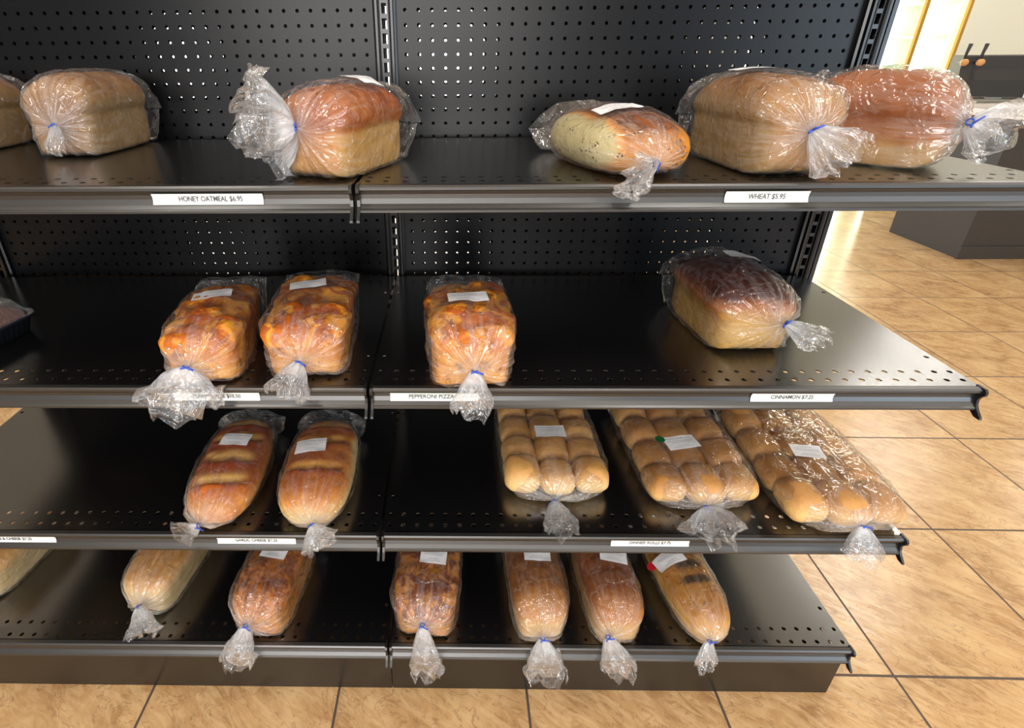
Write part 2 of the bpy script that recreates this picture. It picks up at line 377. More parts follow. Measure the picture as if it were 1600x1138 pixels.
for ux in (-W, 0, W):          # slotted uprights, one slot an inch
    g = MB(); hw = .0195
    k0 = int((.1-1.2248)/.0252); k1 = int((ZT-1.2248)/.0252)-1
    vs = [.03]+[1.2248+(k-.5)*.0252 for k in range(k0, k1+2)]+[ZT]
    V, Fc = perforated([ux-.0085, ux+.0085], vs, lambda i, j, nv=len(vs): 0 < j < nv-2, .0048, .0088, .002, lambda u, v, d: (u, d, v), True)
    g.add(V, Fc)
    for s in (-1, 1):
        prof = [(ux+s*.0085, 0), (ux+s*.0085, -.004), (ux+s*.0125, -.005), (ux+s*.0165, -.005), (ux+s*.0175, .002), (ux+s*.0215, .004), (ux+s*.0215, .012), (ux+s*.0085, .012)]
        if s < 0: prof = prof[::-1]
        g.prism([(a, b) for a, b in prof], .03, ZT, 'z')
    g.build('upright', M_black, gon)
    r_ = MB(); V, Fc = (MB().box(ux-.0085, ux+.0085, YR, YR+.002, .03, ZT).v, MB().box(ux-.0085, ux+.0085, YR, YR+.002, .03, ZT).f) if abs(ux) > .1 else perforated([ux-.0085, ux+.0085], vs, lambda i, j, nv=len(vs): 0 < j < nv-2, .0048, .0088, .002, lambda u, v, d: (u, YR+d, v), True)
    r_.add(V, Fc)
    for s in (-1, 1): r_.box(min(ux+s*.0085, ux+s*.0215), max(ux+s*.0085, ux+s*.0215), YR-.01, YR+.006, .03, ZT)
    if abs(ux) > .1:           # closed outer side of the end uprights
        s = 1 if ux > 0 else -1; r_.box(min(ux+s*.0215, ux+s*.030), max(ux+s*.0215, ux+s*.030), -.002, YR+.006, .03, ZT)
    r_.build('rear_upright', M_black, gon)
for bx in (0, -W):
    k = MB().box(bx+.001, bx+W-.001, -.452, -.449, .0, .115)
    k.build('kick_plate', M_kick, gon)
for s in (-1, 1): MB().box(*(sorted((s*(W-.004), s*(W-.001)))), -.449, .0, 0, .11).build('base_side', M_kick, gon)

CH = [(0, 0), (-.007, -.0005), (-.009, -.003), (-.009, -.0065), (-.0035, -.0085), (-.0010, -.0135), (-.0008, -.019), (-.003, -.0255), (-.0075, -.0305), (-.0105, -.0325), (-.0105, -.0355), (-.004, -.0365), (.001, -.034)]
def make_shelf(bx, key, depth, label):
    z = Z[key]; t = thing('shelf' if key != 'base' else 'base_shelf', label, 'shelf', (bx, 0, z), 0, 'black metal shelf decks with price channels')
    x0, x1 = .0025, W-.0025; yb, yf = -.012, -depth+.002
    us = [x0]+[PIT*i for i in range(1, 36)]+[x1]
    r = {'mid': (-.4102, -.4336), 'top': (-.3942, -.4185), 'low': (-.4085, -.4325), 'base': (-.4212, -.4473)}[key]
    vs = [yf, r[1]-.007, r[1]+.007, r[0]-.007, r[0]+.007, -.372, -.359, -.111, -.098, yb] if key != 'base' else [yf, r[1]-.0065, r[1]+.0065, r[0]-.007, r[0]+.007, -.383, -.370, -.111, -.098, yb]
    hole = lambda i, j: j in (1, 3) or (j in (5, 7) and i in (0, 35))
    V, Fc = perforated(us, vs, hole, .0040, .0040, .0016, lambda u, v, d: (u, v, -d))
    g = MB(); g.add(V, Fc)
    g.box(x0, x0+.0015, yf, yb, -.018, -.0016); g.box(x1-.0015, x1, yf, yb, -.018, -.0016); g.box(x0, x1, yb-.0015, yb, -.02, -.0016); g.box(x0, x1, yf, yf+.0015, -.030, -.0016)
    g.build('deck', M_deck, t)
    ch = MB().prism([(-depth+a, b+.001) for a, b in CH], x0+.004, x1-.004, 'x'); ch.build('price_channel', M_channel, t, smooth=False)
    cap = [(.004, .002), (-.010, .002), (-.0135, -.002), (-.0135, -.008), (-.009, -.013), (-.0065, -.019), (-.008, -.027), (-.013, -.034), (-.021, -.042), (-.022, -.045), (-.012, -.045), (-.004, -.040), (.004, -.034)]
    for a, b in ((x0, x0+.004), (x1-.004, x1)):
        MB().prism([(-depth+p, q) for p, q in cap], a, b, 'x').build('end_cap', M_cap, t)
    if key != 'base':
        for a, b in ((x0+.002, x0+.0045), (x1-.0045, x1-.002)):
            MB().prism([(-.007, -.085), (-.007, -.004), (-depth+.03, -.004), (-depth+.03, -.018), (-.10, -.06)], a, b, 'x').build('bracket', M_black, t)
    return t
names = {'top': 'top shelf', 'mid': 'second shelf down', 'low': 'third shelf down', 'base': 'bottom base shelf'}
for key, dp in (('top', .4384), ('mid', .4514), ('low', .4498), ('base', .4581)):
    make_shelf(-W, key, dp, 'black metal %s with perforated front edge, left bay of the unit' % names[key])
    make_shelf(0, key, dp, 'black metal %s with perforated front edge, right bay of the unit' % names[key])

# ------------------------------------------------------------------ lettering
def text_mesh(body, size, bold=0):
    cu = bpy.data.curves.new('t', 'FONT'); cu.body = body; cu.size = size; cu.align_x = 'CENTER'; cu.align_y = 'CENTER'; cu.offset = bold
    cu.resolution_u = 3
    o = bpy.data.objects.new('t', cu); C.objects.link(o); dg = bpy.context.evaluated_depsgraph_get(); me = o.evaluated_get(dg).to_mesh()
    v = [tuple(p.co) for p in me.vertices]; f = [tuple(p.vertices) for p in me.polygons]
    o.evaluated_get(dg).to_mesh_clear(); bpy.data.objects.remove(o); bpy.data.curves.remove(cu); return v, f
def price_tag(x0, x1, key, dp, body, label, tx=0, size=.0098):
    """paper strip slotted in the channel: leans with the channel, curved a little"""
    t = thing('price_tag', label, 'price tag', ((x0+x1)/2, -dp, Z[key]), 0, 'white price tags in the shelf channels')
    hw = (x1-x0)/2; prof = [(-.0047, -.0100), (-.0028, -.0145), (-.0026, -.0195), (-.0044, -.0245)]
    prof = prof + [(p+.0004, q) for p, q in prof[::-1]]
    MB().prism(prof, -hw, hw, 'x').build('paper_strip', M_tag, t)
    v, f = text_mesh(body, size, .00012); zc = -.0172
    def yy(z): return float(np.interp(z, [-.0245, -.0195, -.0145, -.0100], [-.0044, -.0026, -.0028, -.0047]))-.0007
    sx = .80
    link('lettering', [(a*sx+tx, yy(zc+b), zc+b) for a, b, c in v], f, M_ink, t)
    return t
price_tag(-.2664, -.1206, 'top', .4384, 'HONEY OATMEAL $6.95', 'white price strip reading HONEY OATMEAL on the top shelf', .004)
price_tag(.4768, .5836, 'top', .4384, 'WHEAT $5.95', 'white price strip reading WHEAT on the top shelf')
price_tag(-.3000, -.1681, 'mid', .4514, 'PLAIN CHEESE $10.50', 'white price strip ending in $10.50, half covered by a bag tail', 0, .0098)
price_tag(.0320, .1660, 'mid', .4514, 'PEPPERONI PIZZA', 'white price strip reading PEPPERONI PIZZA beside a hanging bag tail', -.0045, .0108)
price_tag(.5757, .6980, 'mid', .4514, 'CINNAMON $7.25', 'white price strip reading CINNAMON near the right end')
price_tag(-.7264, -.5855, 'low', .4498, 'HERB & CHEESE $7.25', 'white price strip ending in & CHEESE cut by the left picture edge', -.010)
price_tag(-.2931, -.1526, 'low', .4498, 'GARLIC CHEESE $7.25', 'white price strip reading GARLIC CHEESE on the third shelf')
price_tag(.4066, .5434, 'low', .4498, 'DINNER ROLLS $7.75', 'white price strip reading DINNER ROLLS on the third shelf')

# ------------------------------------------------------------------ bread
ALB = lambda r, g, b: srgb(r, g*(1.035 if r-g > 55 else .985), b*(.88 if r-g > 55 else .99))
BM = {
 'wheat':  bread_mat('wheat_crust', ALB(160, 130, 84), ALB(152, 114, 68), ALB(118, 74, 38), rough=.6),
 'wheat2': bread_mat('wheat_crust_golden', ALB(166, 136, 86), ALB(164, 120, 64), ALB(132, 84, 40), rough=.6),
 'brown':  bread_mat('brown_crust', ALB(192, 152, 84), ALB(182, 106, 38), ALB(146, 68, 18)),
 'russet': bread_mat('russet_crust', ALB(178, 142, 90), ALB(166, 96, 42), ALB(140, 70, 26)),
 'herb':   bread_mat('herb_crust', ALB(206, 194, 142), ALB(212, 136, 54), ALB(120, 66, 32), speck=.40, mark=ALB(104, 64, 34)),
 'cheese': bread_mat('cheese_crust', ALB(214, 160, 74), ALB(200, 114, 38), ALB(160, 74, 22), .75, ALB(222, 152, 62), ALB(100, 42, 14)),
 'cinn':   bread_mat('cinnamon_crust', ALB(200, 160, 84), ALB(166, 92, 34), ALB(80, 30, 12), flour=0.0, speck=.25),
 'slash':  bread_mat('slashed_crust', ALB(216, 164, 88), ALB(196, 108, 44), ALB(148, 58, 18), mark=ALB(226, 170, 110)),
 'slash2': bread_mat('golden_slashed_crust', ALB(226, 202, 136), ALB(206, 128, 56), ALB(158, 72, 22), mark=ALB(216, 152, 82)),
 'pale':   bread_mat('pale_crust', ALB(208, 182, 128), ALB(208, 162, 96), ALB(172, 110, 54)),
 'chz2':   bread_mat('baked_cheese_crust', ALB(212, 164, 84), ALB(186, 112, 44), ALB(138, 68, 26), .8, ALB(196, 116, 44), ALB(88, 42, 16), pscale=34),
 'choc':   bread_mat('dark_flecked_crust', ALB(204, 146, 72), ALB(172, 96, 38), ALB(118, 54, 20), .8, ALB(200, 126, 52), ALB(78, 32, 12), pscale=30),
 'sand':   bread_mat('sandwich_crust', ALB(206, 164, 92), ALB(182, 118, 52), ALB(134, 76, 28)),
 'sand2':  bread_mat('sandwich_crust_ruddy', ALB(208, 166, 92), ALB(180, 110, 44), ALB(132, 68, 24)),
 'seed':   bread_mat('seeded_crust', ALB(222, 184, 108), ALB(204, 142, 66), ALB(164, 98, 38), mark=ALB(76, 54, 26), speck=.34),
 'roll':   bread_mat('roll_crust', ALB(228, 194, 130), ALB(212, 164, 98), ALB(176, 118, 60), rough=.55),
 'roll2':  bread_mat('roll_crust_tan', ALB(220, 182, 118), ALB(200, 150, 88), ALB(164, 106, 56), rough=.55),
}
def set_attr(me, name, vals):
    a = me.attributes.new(name, 'FLOAT', 'POINT'); a.data.foreach_set('value', np.asarray(vals, np.float32))
def make_loaf(root, s, seed):
    H, Wd, L = s['H'], s['W'], s['L']
    G, k, sv = loaf_grid(s['kind'], Wd-.006, H-.004, L-.006, s['cap'], ny=80, taper=s.get('taper', 0))
    ny = len(G); P = G.reshape(-1, 3).copy(); n0 = P.copy()
    cy = np.clip(P[:, 1], -(L/2-Wd*.45), L/2-Wd*.45); d = P-np.c_[P[:, 0]*0, cy, P[:, 0]*0+H*.4]
    d /= np.linalg.norm(d, axis=1)[:, None]+1e-9
    zr = P[:, 2]/H; crown = sst(.45, .8, zr)
    lump = s.get('lump', .003)
    Q = P+seed*3.1
    disp = lump*(fbm(Q, 26, seed, 2)*(.35+.65*crown)) + lump*.6*fbm(Q, 55, seed+5, 3)*(.4+.6*crown) + .0007*fbm(Q, 190, seed+9, 2)
    mark = np.zeros(len(P)); xx, yy = P[:, 0]/Wd, P[:, 1]
    edge = sst(.42, .25, np.abs(xx))*crown
    for (y0, wdt) in s.get('slashes', []):
        yc = y0+.05*xx**2*1.2+.006*vnoise(P, 40, seed+3)
        disp -= .0075*np.exp(-((yy-yc)/.0075)**2)*edge
        disp += .0035*np.exp(-((yy-yc+.014)/.010)**2)*edge
        mark = np.maximum(mark, np.exp(-((yy-yc-.006)/wdt)**2)*edge)
    for (y0, wdt) in s.get('stripes', []):
        yc = y0+.03*xx**2; mark = np.maximum(mark, sst(wdt, wdt*.6, np.abs(yy-yc))*sst(.30, .2, np.abs(xx))*crown)
    if s.get('seam'):          # the crease where the crown spills over the pan
        disp -= .0022*np.exp(-((zr-.50-.02*vnoise(P, 14, seed))/.035)**2)
    if s.get('split'):         # one long split along the top
        disp -= .006*np.exp(-((xx-.08-.05*vnoise(P, 25, seed))/.018)**2)*crown
    if s.get('rows'):          # pulled-apart humps of cheese bread along the top
        disp += s['rows']*np.abs(np.sin(P[:, 1]*math.pi/.055+.7))*crown*(.6+.4*vnoise(P, 18, seed+2)) - s['rows']*.5*np.exp(-(xx/.06)**2)*crown
    P += d*disp[:, None]
    P[:, 2] = np.maximum(P[:, 2], 0)+.0026
    tone = s.get('t0', .0)+(s.get('t1', .95)-s.get('t0', 0))*sst(s.get('ta', .45), s.get('tb', .9), zr+.06*fbm(Q, 30, seed+1, 2))
    tone += .18*np.clip(disp/(lump+1e-6), -1, 1)*crown
    ps = s.get('pale_side')
    if ps: tone = np.where(np.sign(ps)*xx > 0, tone*sst(abs(ps)+.07, abs(ps)-.07, np.abs(xx)-.10*(1-zr)+.03*vnoise(P, 30, 4)), tone)
    tone = tone*(1-s.get('frontpale', .35)*sst(-.40, -.5, P[:, 1]/L)*(1-crown*.6))
    ft = s.get('fronttone', 0)
    if ft: tone = np.maximum(tone, ft*sst(-.40, -.49, P[:, 1]/L+.02*vnoise(P, 25, 8))*(.55+.45*sst(.0, .5, zr)))
    fc = s.get('frontgold', 0)
    if fc: tone = tone*(1-fc*sst(-.16, -.47, P[:, 1]/L))
    if s['kind'] == 'oval': tone = np.maximum(tone, .28*sst(.1, .35, zr)) if not ps else tone
    me_f = [tuple(f[::-1]) for f in quad_faces(ny, NS)]; me_f += [tuple(range(NS)), tuple(range((ny-1)*NS, ny*NS))[::-1]]
    o = link('loaf', P, me_f, BM[s['mat']], root, True)
    set_attr(o.data, 'tone', np.clip(tone, 0, 1)); set_attr(o.data, 'mark', np.clip(mark, 0, 1)); return o
def make_rolls(root, s, seed, nx=3, nyr=4):
    rnd = random.Random(seed); H, Wd, L = s['H']-.006, s['W']-.010, s['L']-.004
    cw, cl = Wd/nx, L/nyr
    for a in range(nx):
        for b in range(nyr):
            bm = bmesh.new(); bmesh.ops.create_icosphere(bm, subdivisions=4, radius=1)
            V = np.array([v.co for v in bm.verts]); F = [[v.index for v in f.verts] for f in bm.faces]; bm.free()
            ex = .54; S = np.sign(V)*np.abs(V)**np.array([ex, ex, .85])
            hx = cw*.515*(1+.05*rnd.uniform(-1, 1)); hy = cl*.53*(1+.05*rnd.uniform(-1, 1)); hh = H*(.95+.09*rnd.uniform(-1, 1))
            z = np.where(S[:, 2] > 0, .40+.60*S[:, 2]*(1-.18*(V[:, 0]**2+V[:, 1]**2)), .40+.40*S[:, 2])*hh
            sh = .90+.10*sst(0, .5, z/hh)
            P = np.c_[S[:, 0]*hx*sh, S[:, 1]*hy*sh, z]
            P += V*(.0022*fbm(P+a*3+b*5+seed, 40, seed, 2)+.0006*fbm(P+a*3+b*5, 150, seed, 2))[:, None]
            bx = (a-(nx-1)/2)*cw; by = (b-(nyr-1)/2)*cl
            if b == 0: by += .10*cl*abs(a-1)            # the front corners are rounder
            P += [bx, by-.002, .0035]; P[:, 2] = np.maximum(P[:, 2], .003)
            o = link('roll', P, F, BM[s['mat']], root, True)
            tone = .08+.62*sst(.45, 1.0, P[:, 2]/hh)+.12*rnd.uniform(-1, 1)+.1*b/nyr
            set_attr(o.data, 'tone', np.clip(tone, 0, 1)); set_attr(o.data, 'mark', tone*0)
def make_bag(root, s, seed):
    H, Wd, L = s['H'], s['W'], s['L']; rnd = np.random.RandomState(seed)
    infl = s.get('infl', .0015)
    G, k, sv = loaf_grid(s['kind'], Wd, H, L, s['cap'], ny=66, inflate=infl)
    G = G[::-1].copy(); k = k[::-1]; sv = sv[::-1]; zc = H*.36
    T = np.array(s['tie']); E = np.array(s['tail']); rings = []; neck = []; vco = []
    bk = s.get('back', .022); bz = s.get('backz', .45)*H; bwid = s.get('bwide', 1.0)
    full = G[int(np.argmax(k > .97))]
    nb = 9
    for i in range(nb):        # flat welded end of the bag behind the loaf
        t = i/(nb-1)           # 0 at the seam, 1 where it meets the loaf
        q = full.copy(); q[:, 1] = L/2+infl+bk*(1-t)-.012*t
        fl = .03+.97*np.sin(t*math.pi/2)**.8
        q[:, 2] = bz+(q[:, 2]-bz)*fl; q[:, 0] *= (bwid+(1-bwid)*t)*(1+.0*(1-t))
        rings.append(q); neck.append(np.full(NS, .25*(1-t))); vco.append(-.15+.1*t)
    tipy = T[1]
    front = [j for j in range(len(G)) if G[j][0, 1] < L/2-.012-1e-6]
    for j in front:
        q = G[j].copy(); y = q[0, 1]; sn = sst(-.55, -1, sv[j])
        kk = k[j]; wgt = (1-kk)**1.0 if sv[j] < 0 else 0
        q = q*(1-wgt)+T*wgt
        if sv[j] > 0: q[:, 2] = zc+(G[j][:, 2]-zc)
        rings.append(q); neck.append(np.clip(np.exp(-np.linalg.norm(q-T, axis=1)/.058)*.97, 0, 1)); vco.append((1-sv[j])/2)
    # keep only rings that shrink towards the tie, then close on the neck
    rn = .0038; th = np.arctan2(full[:, 1-1]*1.0, -(full[:, 2]-zc))      # angle around, matching the section order
    ax = E-T; Lt = np.linalg.norm(ax); ax /= Lt
    view = np.array([0, 1, .45]); wv = np.cross(ax, view); wv /= np.linalg.norm(wv); nv = np.cross(wv, ax)
    # ring orientation so that the strip does not twist: section angle 0 is the underside
    dirs = np.c_[np.sin(th), 0*th, -np.cos(th)]
    A = dirs@wv; B = dirs@nv; an = np.arctan2(B, A)
    an = np.unwrap(an); 
    if abs(an[-1]-an[0]) < 3: an = np.linspace(0, 2*math.pi, NS, endpoint=False)
    last = rings[-1]
    for t in (.35, .7, 1.0):
        q = last*(1-t)+(T+np.outer(np.cos(an), wv)*rn*1.3+np.outer(np.sin(an), nv)*rn)*t
        rings.append(q); neck.append(np.full(NS, .85+.1*t)); vco.append(1.0+.03*t)
    nt = 34; hw = s['hw']; fold = rnd.uniform(0, 6.28, 4); thick = s.get('fan', .30)
    rim = 1-s.get('disc', .18)*np.cos(an)**2+.05*np.sin(an*2+fold[0])+.07*np.sin(an*5+fold[1])+.05*np.sin(an*11+fold[2])
    sag = np.array([0, 0, -1.0])
    for i in range(1, nt+1):
        t = i/nt; wd = rn+(hw-rn)*min(1, t*1.15)**s.get('flare', .62)*(1-.16*sst(.8, 1, t)); tk = rn*.9+(wd*thick)*t**.8*(1-.25*t)
        fa = (.0010+.0062*t**.9)*(hw/.035)
        fo = fa*(np.sin(an*7+fold[0]+1.5*t)+.6*np.sin(an*13+fold[1]-2*t)+.35*np.sin(an*23+fold[3]))
        ctr = T+ax*Lt*t
        ctr = ctr+sag*.010*math.sin(math.pi*t)*s.get('sag', 0)
        q = ctr+np.outer(np.cos(an)*wd, wv)+np.outer(np.sin(an)*tk+fo*.8, nv)
        q = q+np.outer((rim-1)*Lt*.9*t**2.2, ax)
        q = q+np.c_[[vnoise(q+7*c, 55, seed+c) for c in range(3)]].T*.0055*t*(hw/.035)**.5+np.c_[[vnoise(q+3*c, 120, seed+c) for c in range(3)]].T*.0022*t
        rings.append(q); neck.append(np.full(NS, 1-.58*sst(.08, .75, t))); vco.append(1.03+1.2*t)
    P = np.array(rings); nr = len(P); nbody = nb+len(front)
    D = P.reshape(-1, 3).copy(); nk = np.array(neck).reshape(-1)
    bod = np.repeat(np.arange(nr) < nbody, NS)
    dd = D-np.c_[D[:, 0]*0, np.clip(D[:, 1], -L*.3, L*.3), D[:, 0]*0+zc]; dd /= np.linalg.norm(dd, axis=1)[:, None]+1e-9
    wr = .0006+.0060*np.abs(fbm(D+seed, 20, seed, 3, .6))*s.get('loose', 1)+.0016*np.abs(vnoise(D+seed, 70, seed+4))
    ang = np.tile(np.arange(NS)/NS*2*math.pi, nr); rr = np.linalg.norm(D-T, axis=1)
    pleat = np.sin(ang*17+fold[0]*3+2*vnoise(D, 20, seed))+.7*np.sin(ang*31+fold[1]*2+2*vnoise(D, 30, seed+2))
    amp = .0016*sst(0, .5, nk)*sst(.0, .03, rr)
    D = D+dd*((wr*sst(0, .02, rr)+amp*np.maximum(pleat, -.4))*bod)[:, None]
    fl_ = (D[:, 1] > -(s['y']*0+.0)-1e9) & bod
    D[:, 2] = np.where(fl_, np.maximum(D[:, 2], .0012), D[:, 2])
    # parts of the tail that lie over the shelf stay above it
    wy = s['y']+math.sin(R(s['yaw']))*D[:, 0]+math.cos(R(s['yaw']))*D[:, 1]
    D[:, 2] = np.where((wy > s.get('keep', -.468)), np.maximum(D[:, 2], .003+.002*np.abs(vnoise(D, 60, 1))), D[:, 2])
    over = (wy <= -.468) & (D[:, 2] < .004)       # hanging part stays clear of the price channel
    push = np.where(over & (D[:, 2] > -.055), np.maximum(0, wy+.4765+.002*vnoise(D, 60, 3)), 0)
    D[:, 1] -= push
    f = quad_faces(nr, NS)
    o = link('plastic_bag', D, f, M_film, root, True)
    me = o.data; set_attr(me, 'neck', np.clip(nk, 0, 1))
    uvl = me.uv_layers.new(name='UVMap'); vv = np.array(vco)
    u = np.tile(np.arange(NS)/NS, nr); v = np.repeat(vv, NS)
    li = np.zeros(len(me.loops), np.int32); me.loops.foreach_get('vertex_index', li); uu = u[li].copy()
    fi = uu.reshape(-1, 4); wrap = (fi.max(1)-fi.min(1)) > .5; fi[wrap] = np.where(fi[wrap] < .5, fi[wrap]+1, fi[wrap])
    uvl.data.foreach_set('uv', np.c_[fi.reshape(-1), v[li]].astype(np.float32).reshape(-1))
    # the twist tie
    if s.get('tied', True):
        b = MB(); pts = [T+wv*math.cos(a_)*rn*1.1+nv*math.sin(a_)*rn*1.1 for a_ in np.linspace(0, 2*math.pi, 17)]
        b.tube(pts, .0010, 6)
        for sg, ln in s.get('ends', ((1, .012), (-1, .006))):
            e0 = T-nv*rn*1.2*(1 if nv[1] > 0 else -1); dr = wv*sg+ax*rnd.uniform(-.3, .5); dr /= np.linalg.norm(dr)
            pw = ax*.0014; nn = np.cross(dr, pw); nn = nn/np.linalg.norm(nn)*.0005
            q = []
            for t_ in (0, 1):
                cpt = e0+dr*ln*t_-np.array([0, .002, 0])*t_
                q += [cpt-pw-nn, cpt+pw-nn, cpt+pw+nn, cpt-pw+nn]
            b.add(q, [(0, 1, 5, 4), (1, 2, 6, 5), (2, 3, 7, 6), (3, 0, 4, 7), (3, 2, 1, 0), (4, 5, 6, 7)])
        b.build('twist_tie', M_tie, o, True)
    return o, D, f
def drape(bvh, x, y, top): 
    h = bvh.ray_cast(Vector((x, y, top)), Vector((0, 0, -1)))
    return h[0].z if h[0] else None
def make_sticker(root, s, bag, seed):
    if not s.get('st'): return
    o, D, f = bag; bvh = BVHTree.FromPolygons([tuple(p) for p in D], [tuple(int(i) for i in q) for q in f])
    cx, cy = s['st']; sw, sh = s.get('stsize', (.062, .032)); rz = R(s.get('strot', 0)); nx, nyy = 12, 6; top = s['H']+.08
    zref = drape(bvh, cx, cy, top) or s['H']
    def pt(u, v, dz):
        x = cx+u*math.cos(rz)-v*math.sin(rz); y = cy+u*math.sin(rz)+v*math.cos(rz)
        zs = [drape(bvh, x+a, y+b, top) for a, b in ((0, 0), (.006, 0), (-.006, 0), (0, .006), (0, -.006))]; zs = [q for q in zs if q]
        z = max(zs) if zs else zref
        return (x, y, z+.0022+dz)
    V = []; Fc = []
    for d in (0, -.0003):
        for j in range(nyy+1):
            for i in range(nx+1): V.append(pt((i/nx-.5)*sw, (j/nyy-.5)*sh, d))
    n1 = (nx+1)*(nyy+1)
    for j in range(nyy):
        for i in range(nx):
            a = j*(nx+1)+i; Fc.append((a, a+1, a+nx+2, a+nx+1)); Fc.append((n1+a, n1+a+nx+1, n1+a+nx+2, n1+a+1))
    st = link('sticker', V, Fc, M_sticker, root, True)
    TV = []; TF = []
    title = s.get('title')
    if title:
        v, fc = text_mesh(title, .0056, .00006)
        TV += [pt(a*1.0, b+sh*.30, .0004) for a, b, c in v]; TF += fc
        rows = [(.12, .85), (.0, .6), (-.24, .42), (-.36, .62)]
    else: rows = [(.32, .5), (.16, .8), (.04, .7), (-.22, .4), (-.34, .6)]
    rnd = random.Random(seed)
    for (ry, rl) in rows:      # print too small to read
        x = -rl/2
        while x < rl/2-.03:
            wl = rnd.uniform(.03, .09); n0 = len(TV)
            a0, a1 = x*sw, min(x+wl, rl/2)*sw; b0, b1 = ry*sh-.0005, ry*sh+.0005
            TV += [pt(a0, b0, .0004), pt(a1, b0, .0004), pt(a1, b1, .0004), pt(a0, b1, .0004)]; TF.append((n0, n0+1, n0+2, n0+3)); x += wl+.018
    link('lettering', TV, TF, M_ink2, st)
    if s.get('dot'):
        m_, dx, dy = s['dot']; z0 = pt(dx, dy, .0016); V = [z0]+[(z0[0]+.0095*math.cos(a), z0[1]+.0095*math.sin(a), z0[2]-s.get('dslope', 0)*math.cos(a)*-.0095) for a in np.linspace(0, 2*math.pi, 20, endpoint=False)]
        link('round_sticker', V, [(0, 1+i, 1+(i+1) % 20) for i in range(20)], m_, root, True)
